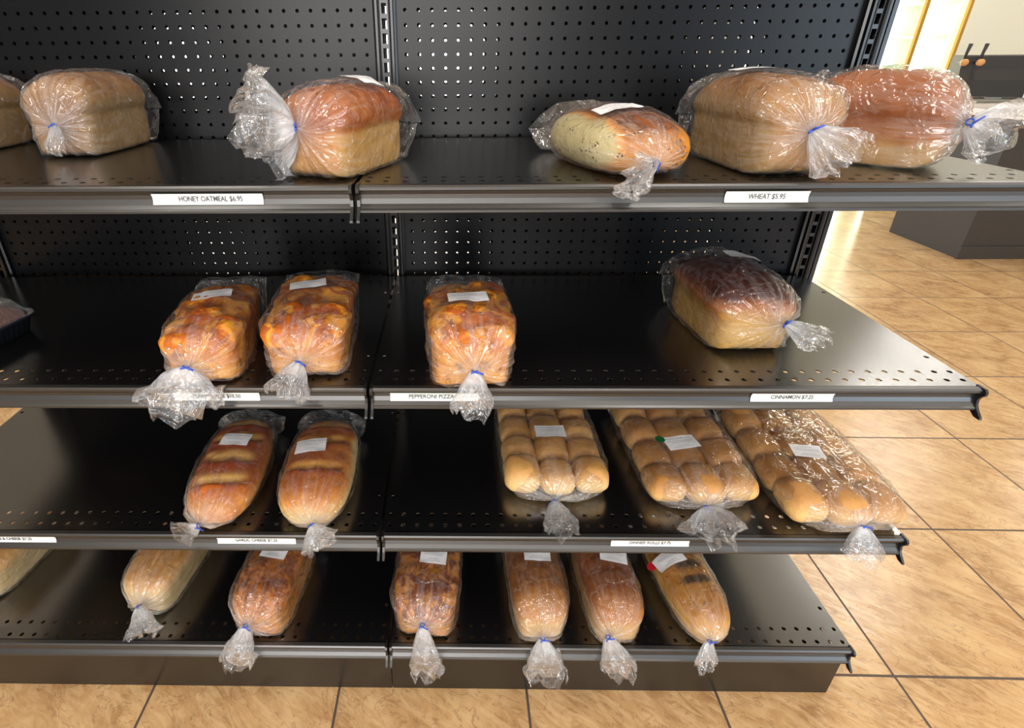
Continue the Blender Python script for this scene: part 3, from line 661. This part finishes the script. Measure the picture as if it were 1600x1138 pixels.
SPEC = {
    'L1': dict(kind='tall', x=-0.761, y=-0.119, W=0.125, H=0.131, L=0.21, yaw=2, cap=6, tie=(0.1539, -0.117, 0.0447), tail=(0.1593, -0.1472, 0.016), hw=0.021, st=None),
    'L2': dict(kind='tall', x=-0.517, y=-0.128, W=0.121, H=0.131, L=0.21, yaw=0, cap=6, tie=(0.0082, -0.117, 0.0537), tail=(0.0188, -0.147, 0.0196), hw=0.020, st=None),
    'L3': dict(kind='tall', x=-0.029, y=-0.323, W=0.122, H=0.117, L=0.19, yaw=-22, cap=6, tie=(-0.0036, -0.107, 0.0708), tail=(-0.0559, -0.1389, 0.0639), hw=0.066, st=(0.093, -0.104)),
    'L4': dict(kind='oval', x=0.367, y=-0.299, W=0.157, H=0.081, L=0.26, yaw=12, cap=2.8, tie=(-0.0148, -0.142, 0.0243), tail=(-0.0691, -0.1806, 0.0103), hw=0.032, st=(-0.02, -0.036)),
    'L5': dict(kind='tall', x=0.571, y=-0.303, W=0.124, H=0.126, L=0.24, yaw=1, cap=5, tie=(-0.0043, -0.132, 0.0639), tail=(0.0333, -0.1627, 0.0267), hw=0.036, st=(-0.133, -0.221)),
    'L6': dict(kind='tall', x=0.755, y=-0.275, W=0.12, H=0.133, L=0.22, yaw=42, cap=5, tie=(-0.0, -0.122, 0.088), tail=(-0.0361, -0.1298, 0.0505), hw=0.033, st=None),
    'M1': dict(kind='box', x=-0.264, y=-0.346, W=0.118, H=0.091, L=0.22, yaw=8, cap=6, tie=(-0.0152, -0.122, 0.0447), tail=(-0.0317, -0.141, -0.0274), hw=0.066, st=(-0.004, 0.018)),
    'M2': dict(kind='box', x=-0.106, y=-0.327, W=0.132, H=0.098, L=0.22, yaw=4, cap=6, tie=(-0.0056, -0.122, 0.0403), tail=(-0.0203, -0.162, 0.0015), hw=0.033, st=(-0.009, 0.025)),
    'M3': dict(kind='box', x=0.152, y=-0.364, W=0.131, H=0.106, L=0.2, yaw=2, cap=6, tie=(0.0026, -0.112, 0.0419), tail=(-0.0015, -0.1319, -0.024), hw=0.031, st=(-0.002, -0.011)),
    'M4': dict(kind='tall', x=0.616, y=-0.259, W=0.147, H=0.121, L=0.21, yaw=2, cap=5, tie=(0.0303, -0.117, 0.0671), tail=(0.0767, -0.1486, 0.0438), hw=0.027, st=(0.036, 0.042)),
    'T1': dict(kind='oval', x=-0.306, y=-0.317, W=0.137, H=0.072, L=0.27, yaw=4, cap=2.8, tie=(-0.0165, -0.147, 0.0308), tail=(-0.0546, -0.1475, 0.014), hw=0.031, st=(0.005, 0.024)),
    'T2': dict(kind='oval', x=-0.131, y=-0.323, W=0.141, H=0.081, L=0.26, yaw=2, cap=3, tie=(0.0119, -0.142, 0.0351), tail=(0.0302, -0.1682, 0.0066), hw=0.037, st=(-0.014, 0.002)),
    'T3': dict(kind='flat', x=0.326, y=-0.24, W=0.205, H=0.065, L=0.27, yaw=0, cap=6, tie=(-0.0095, -0.147, 0.012), tail=(-0.0092, -0.2269, 0.014), hw=0.033, st=(0.0, -0.017)),
    'T4': dict(kind='flat', x=0.592, y=-0.25, W=0.22, H=0.065, L=0.29, yaw=1, cap=6, tie=(-0.0089, -0.157, 0.0203), tail=(-0.0244, -0.2199, 0.014), hw=0.055, st=(-0.015, -0.039)),
    'T5': dict(kind='flat', x=0.82, y=-0.29, W=0.225, H=0.065, L=0.31, yaw=-1, cap=6, tie=(0.0054, -0.167, 0.0315), tail=(-0.0028, -0.2001, -0.0184), hw=0.039, st=(-0.015, -0.024)),
    'B1': dict(kind='pan', x=-0.881, y=-0.266, W=0.12, H=0.105, L=0.22, yaw=-8, cap=5, tie=(0.0895, -0.122, 0.0625), tail=(0.0857, -0.138, 0.014), hw=0.040, st=None),
    'B2': dict(kind='pan', x=-0.5, y=-0.288, W=0.115, H=0.105, L=0.24, yaw=-7, cap=5, tie=(0.0073, -0.132, 0.0537), tail=(0.0302, -0.1679, 0.014), hw=0.054, st=None),
    'B3': dict(kind='box', x=-0.253, y=-0.343, W=0.119, H=0.105, L=0.22, yaw=-6, cap=5, tie=(-0.0098, -0.122, 0.0582), tail=(-0.0331, -0.1513, -0.0331), hw=0.035, st=(0.003, 0.008)),
    'B4': dict(kind='box', x=0.077, y=-0.343, W=0.135, H=0.105, L=0.22, yaw=-4, cap=5, tie=(0.0004, -0.122, 0.0671), tail=(0.0105, -0.1466, -0.062), hw=0.034, st=(0.011, -0.001)),
    'B5': dict(kind='pan', x=0.3, y=-0.336, W=0.116, H=0.105, L=0.24, yaw=2, cap=5, tie=(-0.0028, -0.132, 0.035), tail=(0.0096, -0.1544, -0.0704), hw=0.043, st=(0.005, -0.001)),
    'B6': dict(kind='pan', x=0.449, y=-0.341, W=0.11, H=0.105, L=0.24, yaw=3, cap=5, tie=(-0.0319, -0.132, 0.0509), tail=(0.0044, -0.1539, -0.043), hw=0.035, st=(0.015, 0.001)),
    'B7': dict(kind='oval', x=0.624, y=-0.33, W=0.115, H=0.09, L=0.27, yaw=6, cap=3, tie=(-0.024, -0.147, 0.0488), tail=(-0.0352, -0.1659, -0.0025), hw=0.026, st=(-0.033, 0.006)),
}
SPEC['L1'].update(tie=(.02, -.117, .055), tail=(.03, -.142, .02))
SPEC['L6'].update(x=.752, y=-.290, L=.18, W=.116, H=.13, yaw=42, tie=(-.046, -.106, .068), tail=(.012, -.140, .050), hw=.042)
SPEC['L3'].update(st=(.02, .02), stsize=(.06, .035), strot=-20)
SPEC['L5'].update(st=(-.005, .03), stsize=(.06, .03))
SPEC['L3'].update(hw=.085, tail=(-.068, -.150, .062)); SPEC['T4'].update(W=.212); SPEC['T5'].update(W=.212, x=.824)
SPEC['B1'].update(tie=(.01, -.122, .05), tail=(.02, -.15, .02))
EX = {
 'L1': dict(mat='wheat', seam=1, frontpale=0, fronttone=.75, back=.012, t1=.7), 'L2': dict(mat='wheat', seam=1, frontpale=0, fronttone=.75, back=.014, t1=.75),
 'L3': dict(mat='brown', seam=1, frontpale=0, fronttone=.42, t0=.1, t1=.85, ta=.42, tb=.6, back=.022, fan=.22, flare=.42, loose=1.3, disc=.85),
 'L4': dict(mat='herb', pale_side=-.28, t0=.45, t1=1.0, ta=.2, tb=1.05, stripes=[(.02, .05)], frontpale=0, back=.02, fan=.4),
 'L5': dict(mat='wheat2', seam=1, frontpale=0, fronttone=.6, t1=.85, ta=.5, tb=.95, back=.015, fan=.35),
 'L6': dict(mat='russet', t0=.05, t1=.85, ta=.12, tb=.5, back=.012, fan=.35, frontpale=.1),
 'M1': dict(mat='cheese', disc=.35, lump=.008, rows=.006, t0=.35, t1=.85, ta=.2, tb=.9, back=.03, backz=.8, loose=1.5, fan=.4, stsize=(.062, .03), strot=6),
 'M2': dict(mat='cheese', lump=.008, rows=.006, t0=.35, t1=.9, ta=.2, tb=.9, back=.018, backz=.8, loose=1.3, stsize=(.06, .03), strot=10),
 'M3': dict(mat='cheese', lump=.008, rows=.008, t0=.35, t1=.85, ta=.2, tb=.9, back=.03, backz=.75, loose=1.6, stsize=(.062, .028), strot=4),
 'M4': dict(mat='cinn', t0=.08, t1=1.15, ta=.36, tb=.95, back=.016, loose=1.1, stsize=(.062, .03), frontpale=.5),
 'T1': dict(mat='slash', frontgold=.5, slashes=[(-.075, .011), (-.022, .011), (.035, .012), (.09, .010)], t0=.15, t1=.95, ta=.3, tb=.85, back=.012, loose=1.2, stsize=(.056, .034), strot=-6, title='GARLIC CHEESE BREAD', fan=.5),
 'T2': dict(mat='slash2', frontgold=.22, slashes=[(-.045, .007), (.03, .006), (.085, .007)], t0=.2, t1=.85, ta=.3, tb=.85, back=.012, pale_side=.40, stsize=(.058, .036), strot=4, title='GARLIC CHEESE BREAD', fan=.7),
 'T3': dict(mat='roll', back=.012, stsize=(.060, .036), title='WHITE DINNER ROLLS', loose=.8, fan=.4),
 'T4': dict(mat='roll2', back=.012, stsize=(.064, .036), strot=8, title='WHITE DINNER ROLLS', dot=(M_green, -.037, .014), loose=.8, fan=.4),
 'T5': dict(mat='roll2', back=.014, stsize=(.055, .034), strot=-8, loose=1.2, fan=.35),
 'B1': dict(mat='pale', t1=.75, back=.01, split=1), 'B2': dict(mat='pale', keep=-.6, t1=.8, back=.01, split=1, fan=.5),
 'B3': dict(mat='chz2', lump=.004, t0=.3, t1=.95, ta=.35, tb=.9, back=.015, stsize=(.055, .034), strot=-4),
 'B4': dict(mat='choc', lump=.005, t0=.3, t1=1.0, ta=.3, tb=.8, back=.015, stsize=(.055, .036), strot=-2),
 'B5': dict(mat='sand', frontgold=.3, t0=.1, t1=1.0, ta=.38, tb=.7, back=.02, stsize=(.055, .036), strot=-4),
 'B6': dict(mat='sand2', frontgold=.3, t0=.1, t1=.95, ta=.4, tb=.7, back=.02, stsize=(.055, .034), strot=-14),
 'B7': dict(mat='seed', t0=.2, t1=.8, ta=.3, tb=.8, stripes=[(-.045, .011), (-.012, .011), (.022, .011)], back=.015, pale_side=.36, stsize=(.055, .034), strot=8, dot=(M_red, -.030, .012), dslope=.5),
}
LAB = {
 'L1': ('bagged_bread', 'bagged wheat loaf cut by the left picture edge on the top shelf', 'loaves on the top shelf'),
 'L2': ('bagged_bread', 'pale tan wheat loaf in clear bag, second from the left on the top shelf', 'loaves on the top shelf'),
 'L3': ('bagged_bread', 'brown-crusted loaf on the top shelf, its wide bag tail fanned out to the left', 'loaves on the top shelf'),
 'L4': ('bagged_bread', 'low oval herb loaf with pale left side and dark top on the top shelf', 'loaves on the top shelf'),
 'L5': ('bagged_bread', 'tall pale wheat loaf above the WHEAT tag, blue tie on its front', 'loaves on the top shelf'),
 'L6': ('bagged_bread', 'russet loaf turned aside at the right end of the top shelf, tail pointing right', 'loaves on the top shelf'),
 'M1': ('bagged_bread', 'lumpy orange cheese bread leaning left with very wide bag tail over its price tag', 'cheese breads on the second shelf'),
 'M2': ('bagged_bread', 'lumpy orange cheese bread with narrow bag tail, just left of the shelf joint', 'cheese breads on the second shelf'),
 'M3': ('bagged_bread', 'lumpy cheese bread standing alone above the PEPPERONI PIZZA tag', 'cheese breads on the second shelf'),
 'M4': ('bagged_bread', 'dark red-brown topped loaf alone near the right upright of the second shelf', None),
 'T1': ('bagged_bread', 'oval loaf with four pale slashes, left one of the two slashed loaves', 'slashed oval loaves on the third shelf'),
 'T2': ('bagged_bread', 'golden oval loaf with pale right side, round bag tail beside the GARLIC CHEESE tag', 'slashed oval loaves on the third shelf'),
 'T3': ('bagged_rolls', 'bag of twelve pull-apart rolls left of the DINNER ROLLS tag, narrow tail', 'bags of rolls on the third shelf'),
 'T4': ('bagged_rolls', 'bag of tan rolls with a green dot beside its sticker', 'bags of rolls on the third shelf'),
 'T5': ('bagged_rolls', 'bag of rolls at the right end of the third shelf, partly over the shelf side', 'bags of rolls on the third shelf'),
 'B1': ('bagged_bread', 'pale loaf cut by the left picture edge on the bottom shelf', 'loaves on the bottom shelf'),
 'B2': ('bagged_bread', 'pale yellow loaf split along the top, blue tie sticking out left', 'loaves on the bottom shelf'),
 'B3': ('bagged_bread', 'browned cheese loaf under the GARLIC CHEESE tag, slim tail swinging left', 'loaves on the bottom shelf'),
 'B4': ('bagged_bread', 'dark mottled loaf just right of the bottom shelf joint with long straight tail', 'loaves on the bottom shelf'),
 'B5': ('bagged_bread', 'smooth golden sandwich loaf, left one of the close row of three', 'loaves on the bottom shelf'),
 'B6': ('bagged_bread', 'ruddy sandwich loaf in the middle of the close row of three', 'loaves on the bottom shelf'),
 'B7': ('bagged_bread', 'oval loaf with dark seeded stripes and a red dot sticker', 'loaves on the bottom shelf'),
}
ROW = {'L': 'top', 'M': 'mid', 'T': 'low', 'B': 'base'}
for n_, (key, s) in enumerate(SPEC.items()):
    s.update(EX.get(key, {})); nm, lab, grp = LAB[key]
    root = thing(nm, lab, 'bread', (s['x'], s['y'], Z[ROW[key[0]]]), R(s['yaw']), grp)
    if key in ('T3', 'T4', 'T5'): make_rolls(root, s, 11+n_)
    else: make_loaf(root, s, 11+n_)
    bag = make_bag(root, s, 31+n_)
    make_sticker(root, s, bag, 51+n_)

# ------------------------------------------------------------------ bakery tray at the left of the second shelf
t = thing('bakery_tray', 'black ribbed plastic tray with clear domed lid at the left edge of the second shelf', 'tray', (-.735, -.300, Z['mid']), R(-12))
def rrect(hx, hy, r, z, n=5):
    q = []
    for cx, cy, a0 in ((hx-r, hy-r, 0), (-hx+r, hy-r, 90), (-hx+r, -hy+r, 180), (hx-r, -hy+r, 270)):
        q += [(cx+r*math.cos(R(a0+90*i/n)), cy+r*math.sin(R(a0+90*i/n)), z) for i in range(n+1)]
    return q
def loft(rs, ribs=0):
    V = []; F = []; n = len(rs[0])
    for q in rs: V += q
    for j in range(len(rs)-1):
        for i in range(n): F.append((j*n+i, j*n+(i+1) % n, (j+1)*n+(i+1) % n, (j+1)*n+i))
    return V, F, n
M_tray = plain('black_tray_plastic', (.012, .014, .018, 1), .2)
M_lid = film_mat('clear_lid_plastic', .05, .30)
hx, hy = .095, .068
def ribbed(hx, hy, z, a):
    q = []
    for i in range(160):
        th = i/160*2*math.pi; c, s_ = math.cos(th), math.sin(th); k = (abs(c)**6+abs(s_)**6)**(-1/6); r = 1+a*math.cos(th*40)
        q.append((hx*c*k*r, hy*s_*k*r, z))
    return q
V, F, n = loft([ribbed(hx-.014, hy-.014, .001, .008), ribbed(hx-.006, hy-.006, .030, .008), ribbed(hx-.004, hy-.004, .031, 0), ribbed(hx, hy, .031, 0), ribbed(hx, hy, .035, 0), ribbed(hx-.007, hy-.007, .035, 0), ribbed(hx-.009, hy-.009, .030, .0), ribbed(hx-.017, hy-.017, .004, 0)])
F += [tuple(range(n))[::-1], tuple(range(7*n, 8*n))]
link('tray_base', V, F, M_tray, t, True)
V, F, n = loft([ribbed(hx-.001, hy-.001, .0355, 0), ribbed(hx-.008, hy-.008, .0365, 0), ribbed(hx-.010, hy-.010, .040, .006), ribbed(hx-.022, hy-.022, .062, .010), ribbed(hx-.030, hy-.030, .066, .004)])
F += [tuple(range(4*n, 5*n))]
lid = link('lid', V, F, M_lid, t, True); set_attr(lid.data, 'neck', np.full(len(V), .3)); lid.data.uv_layers.new(name='UVMap')
V, F, n = loft([ribbed(hx-.020, hy-.020, .006, 0), ribbed(hx-.013, hy-.013, .03, 0), ribbed(hx-.014, hy-.014, .038, 0), ribbed(hx-.03, hy-.03, .05, 0), ribbed(.01, .008, .053, 0)])
F += [tuple(range(4*n, 5*n)), tuple(range(n))[::-1]]
ck = link('cake', V, F, bread_mat('brown_cake', srgb(150, 90, 60), srgb(120, 62, 42), srgb(90, 45, 32)), t, True); set_attr(ck.data, 'tone', np.full(len(V), .6)); set_attr(ck.data, 'mark', np.zeros(len(V)))

# ------------------------------------------------------------------ things behind on the right
t = thing('island_counter', 'dark panelled island counter with white marble top right of the shelving', 'counter', (0, 0, 0))
IX, IX2, IY, IY2 = 3.43, 5.6, 2.172, 2.757
MB().box(IX, IX2, IY, IY2, .0, .862).build('cabinet_body', M_island, t)
MB().box(IX-.012, IX2, IY-.014, IY+.01, 0, .085, .003).build('plinth', M_island, t)
MB().box(IX-.03, IX2, IY-.04, IY2+.02, .862, .902, .004).build('marble_top', M_marble, t)
t = thing('back_counter', 'grey-edged back counter carrying the black machine', 'counter', (0, 0, 0))
MB().box(3.97, 6.4, 3.05, 3.75, 0, .86).build('cabinet_body', M_island, t)
MB().box(3.94, 6.4, 3.02, 3.77, .86, .90, .004).build('worktop', M_steel, t)
t = thing('counter_machine', 'black counter machine with two dark upright handles and round wooden knobs', 'machine', (4.00, 3.28, .90), R(-20))
prof = [(0, .012), (.0, .13), (.03, .20), (.035, .292), (.06, .300), (.22, .300), (.22, .012)]
MB().prism(prof, -.02, .62, 'x').build('body', M_app, t)
for x in (.02, .20, .40, .5): MB().box(x, x+.09, .02, .05, 0, .0125).build('foot', M_steel, t)
for x in (-.045, .05):
    MB().tube([(x, -.04, .262), (x+.004, -.035, .32), (x+.012, -.03, .375)], [.007, .010, .013], 12).build('handle', M_app, t, True)
    k = MB().tube([(x-.0, -.075, .250), (x, -.070, .250), (x, -.055, .250), (x, -.045, .250)], [.016, .024, .024, .012], 20); k.build('knob', M_wood, t, True)
    MB().tube([(x, -.05, .25), (x, .04, .25)], .006, 8).build('knob_stem', M_app, t, True)
MB().box(.40, .60, -.002, .004, .01, .12).build('notice_plate', M_sticker, t)

t = thing('display_fridge', 'tall lit display fridge with gold-framed glass doors and bright tubes', 'fridge', (0, 0, 0))
FY = Y1-.02; FX0, FX1 = 2.995, 5.03
MB().box(FX0, FX1, FY-.62, FY-.60, .08, .16).build('lower_grille', M_steel, t)
b = MB(); b.box(FX0, FX0+.02, FY-.6, FY, .06, 2.1); b.box(FX1-.02, FX1, FY-.6, FY, .06, 2.1); b.box(FX0, FX1, FY-.02, FY, .06, 2.1); b.box(FX0, FX1, FY-.6, FY, 2.08, 2.12); b.box(FX0, FX1, FY-.6, FY, .04, .16)
b.build('cabinet_body', M_fridge, t)
DW = .407; fy = FY-.60
M_glass = NT('fridge_door_glass'); 
gt = M_glass; gt.n.remove(gt.b); a_ = gt.new('ShaderNodeBsdfTransparent'); g_ = gt.new('ShaderNodeBsdfGlossy'); g_.inputs['Roughness'].default_value = .03; mx = gt.new('ShaderNodeMixShader'); mx.inputs[0].default_value = .06
gt.l(a_.outputs[0], mx.inputs[1]); gt.l(g_.outputs[0], mx.inputs[2]); gt.l(mx.outputs[0], gt.out.inputs[0])
for i in range(5):
    x1 = FX1-i*DW; x0 = x1-DW
    fr = MB(); fr.box(x1-.028, x1, fy-.03, fy, .17, 2.07); fr.box(x0, x0+.006, fy-.03, fy, .17, 2.07); fr.box(x0, x1, fy-.03, fy, .17, .20); fr.box(x0, x1, fy-.03, fy, 2.04, 2.07)
    d = fr.build('door', M_gold, t)
    MB().box(x0+.006, x1-.028, fy-.018, fy-.014, .20, 2.04).build('glass_pane', M_glass.m, d)
    MB().box(x0+.02, x0+.19, fy+.03, fy+.05, .22, 2.03).build('light_tube', M_tube, t)
    for z in (.45, .75, 1.05, 1.35, 1.65):
        MB().box(x0+.20, x1-.005, fy+.10, FY-.03, z, z+.02).build('shelf_rack', M_fridge, t)
# ceiling light fittings that hold the lamps, the two added ones too
for (x, y) in LAMPS:
    o = tag(MB().box(x-.18, x+.18, y-.58, y+.58, 3.04, 3.099).build('ceiling_light', M_steel), 'recessed ceiling light fitting above the shop floor', 'light', 'ceiling light fittings')
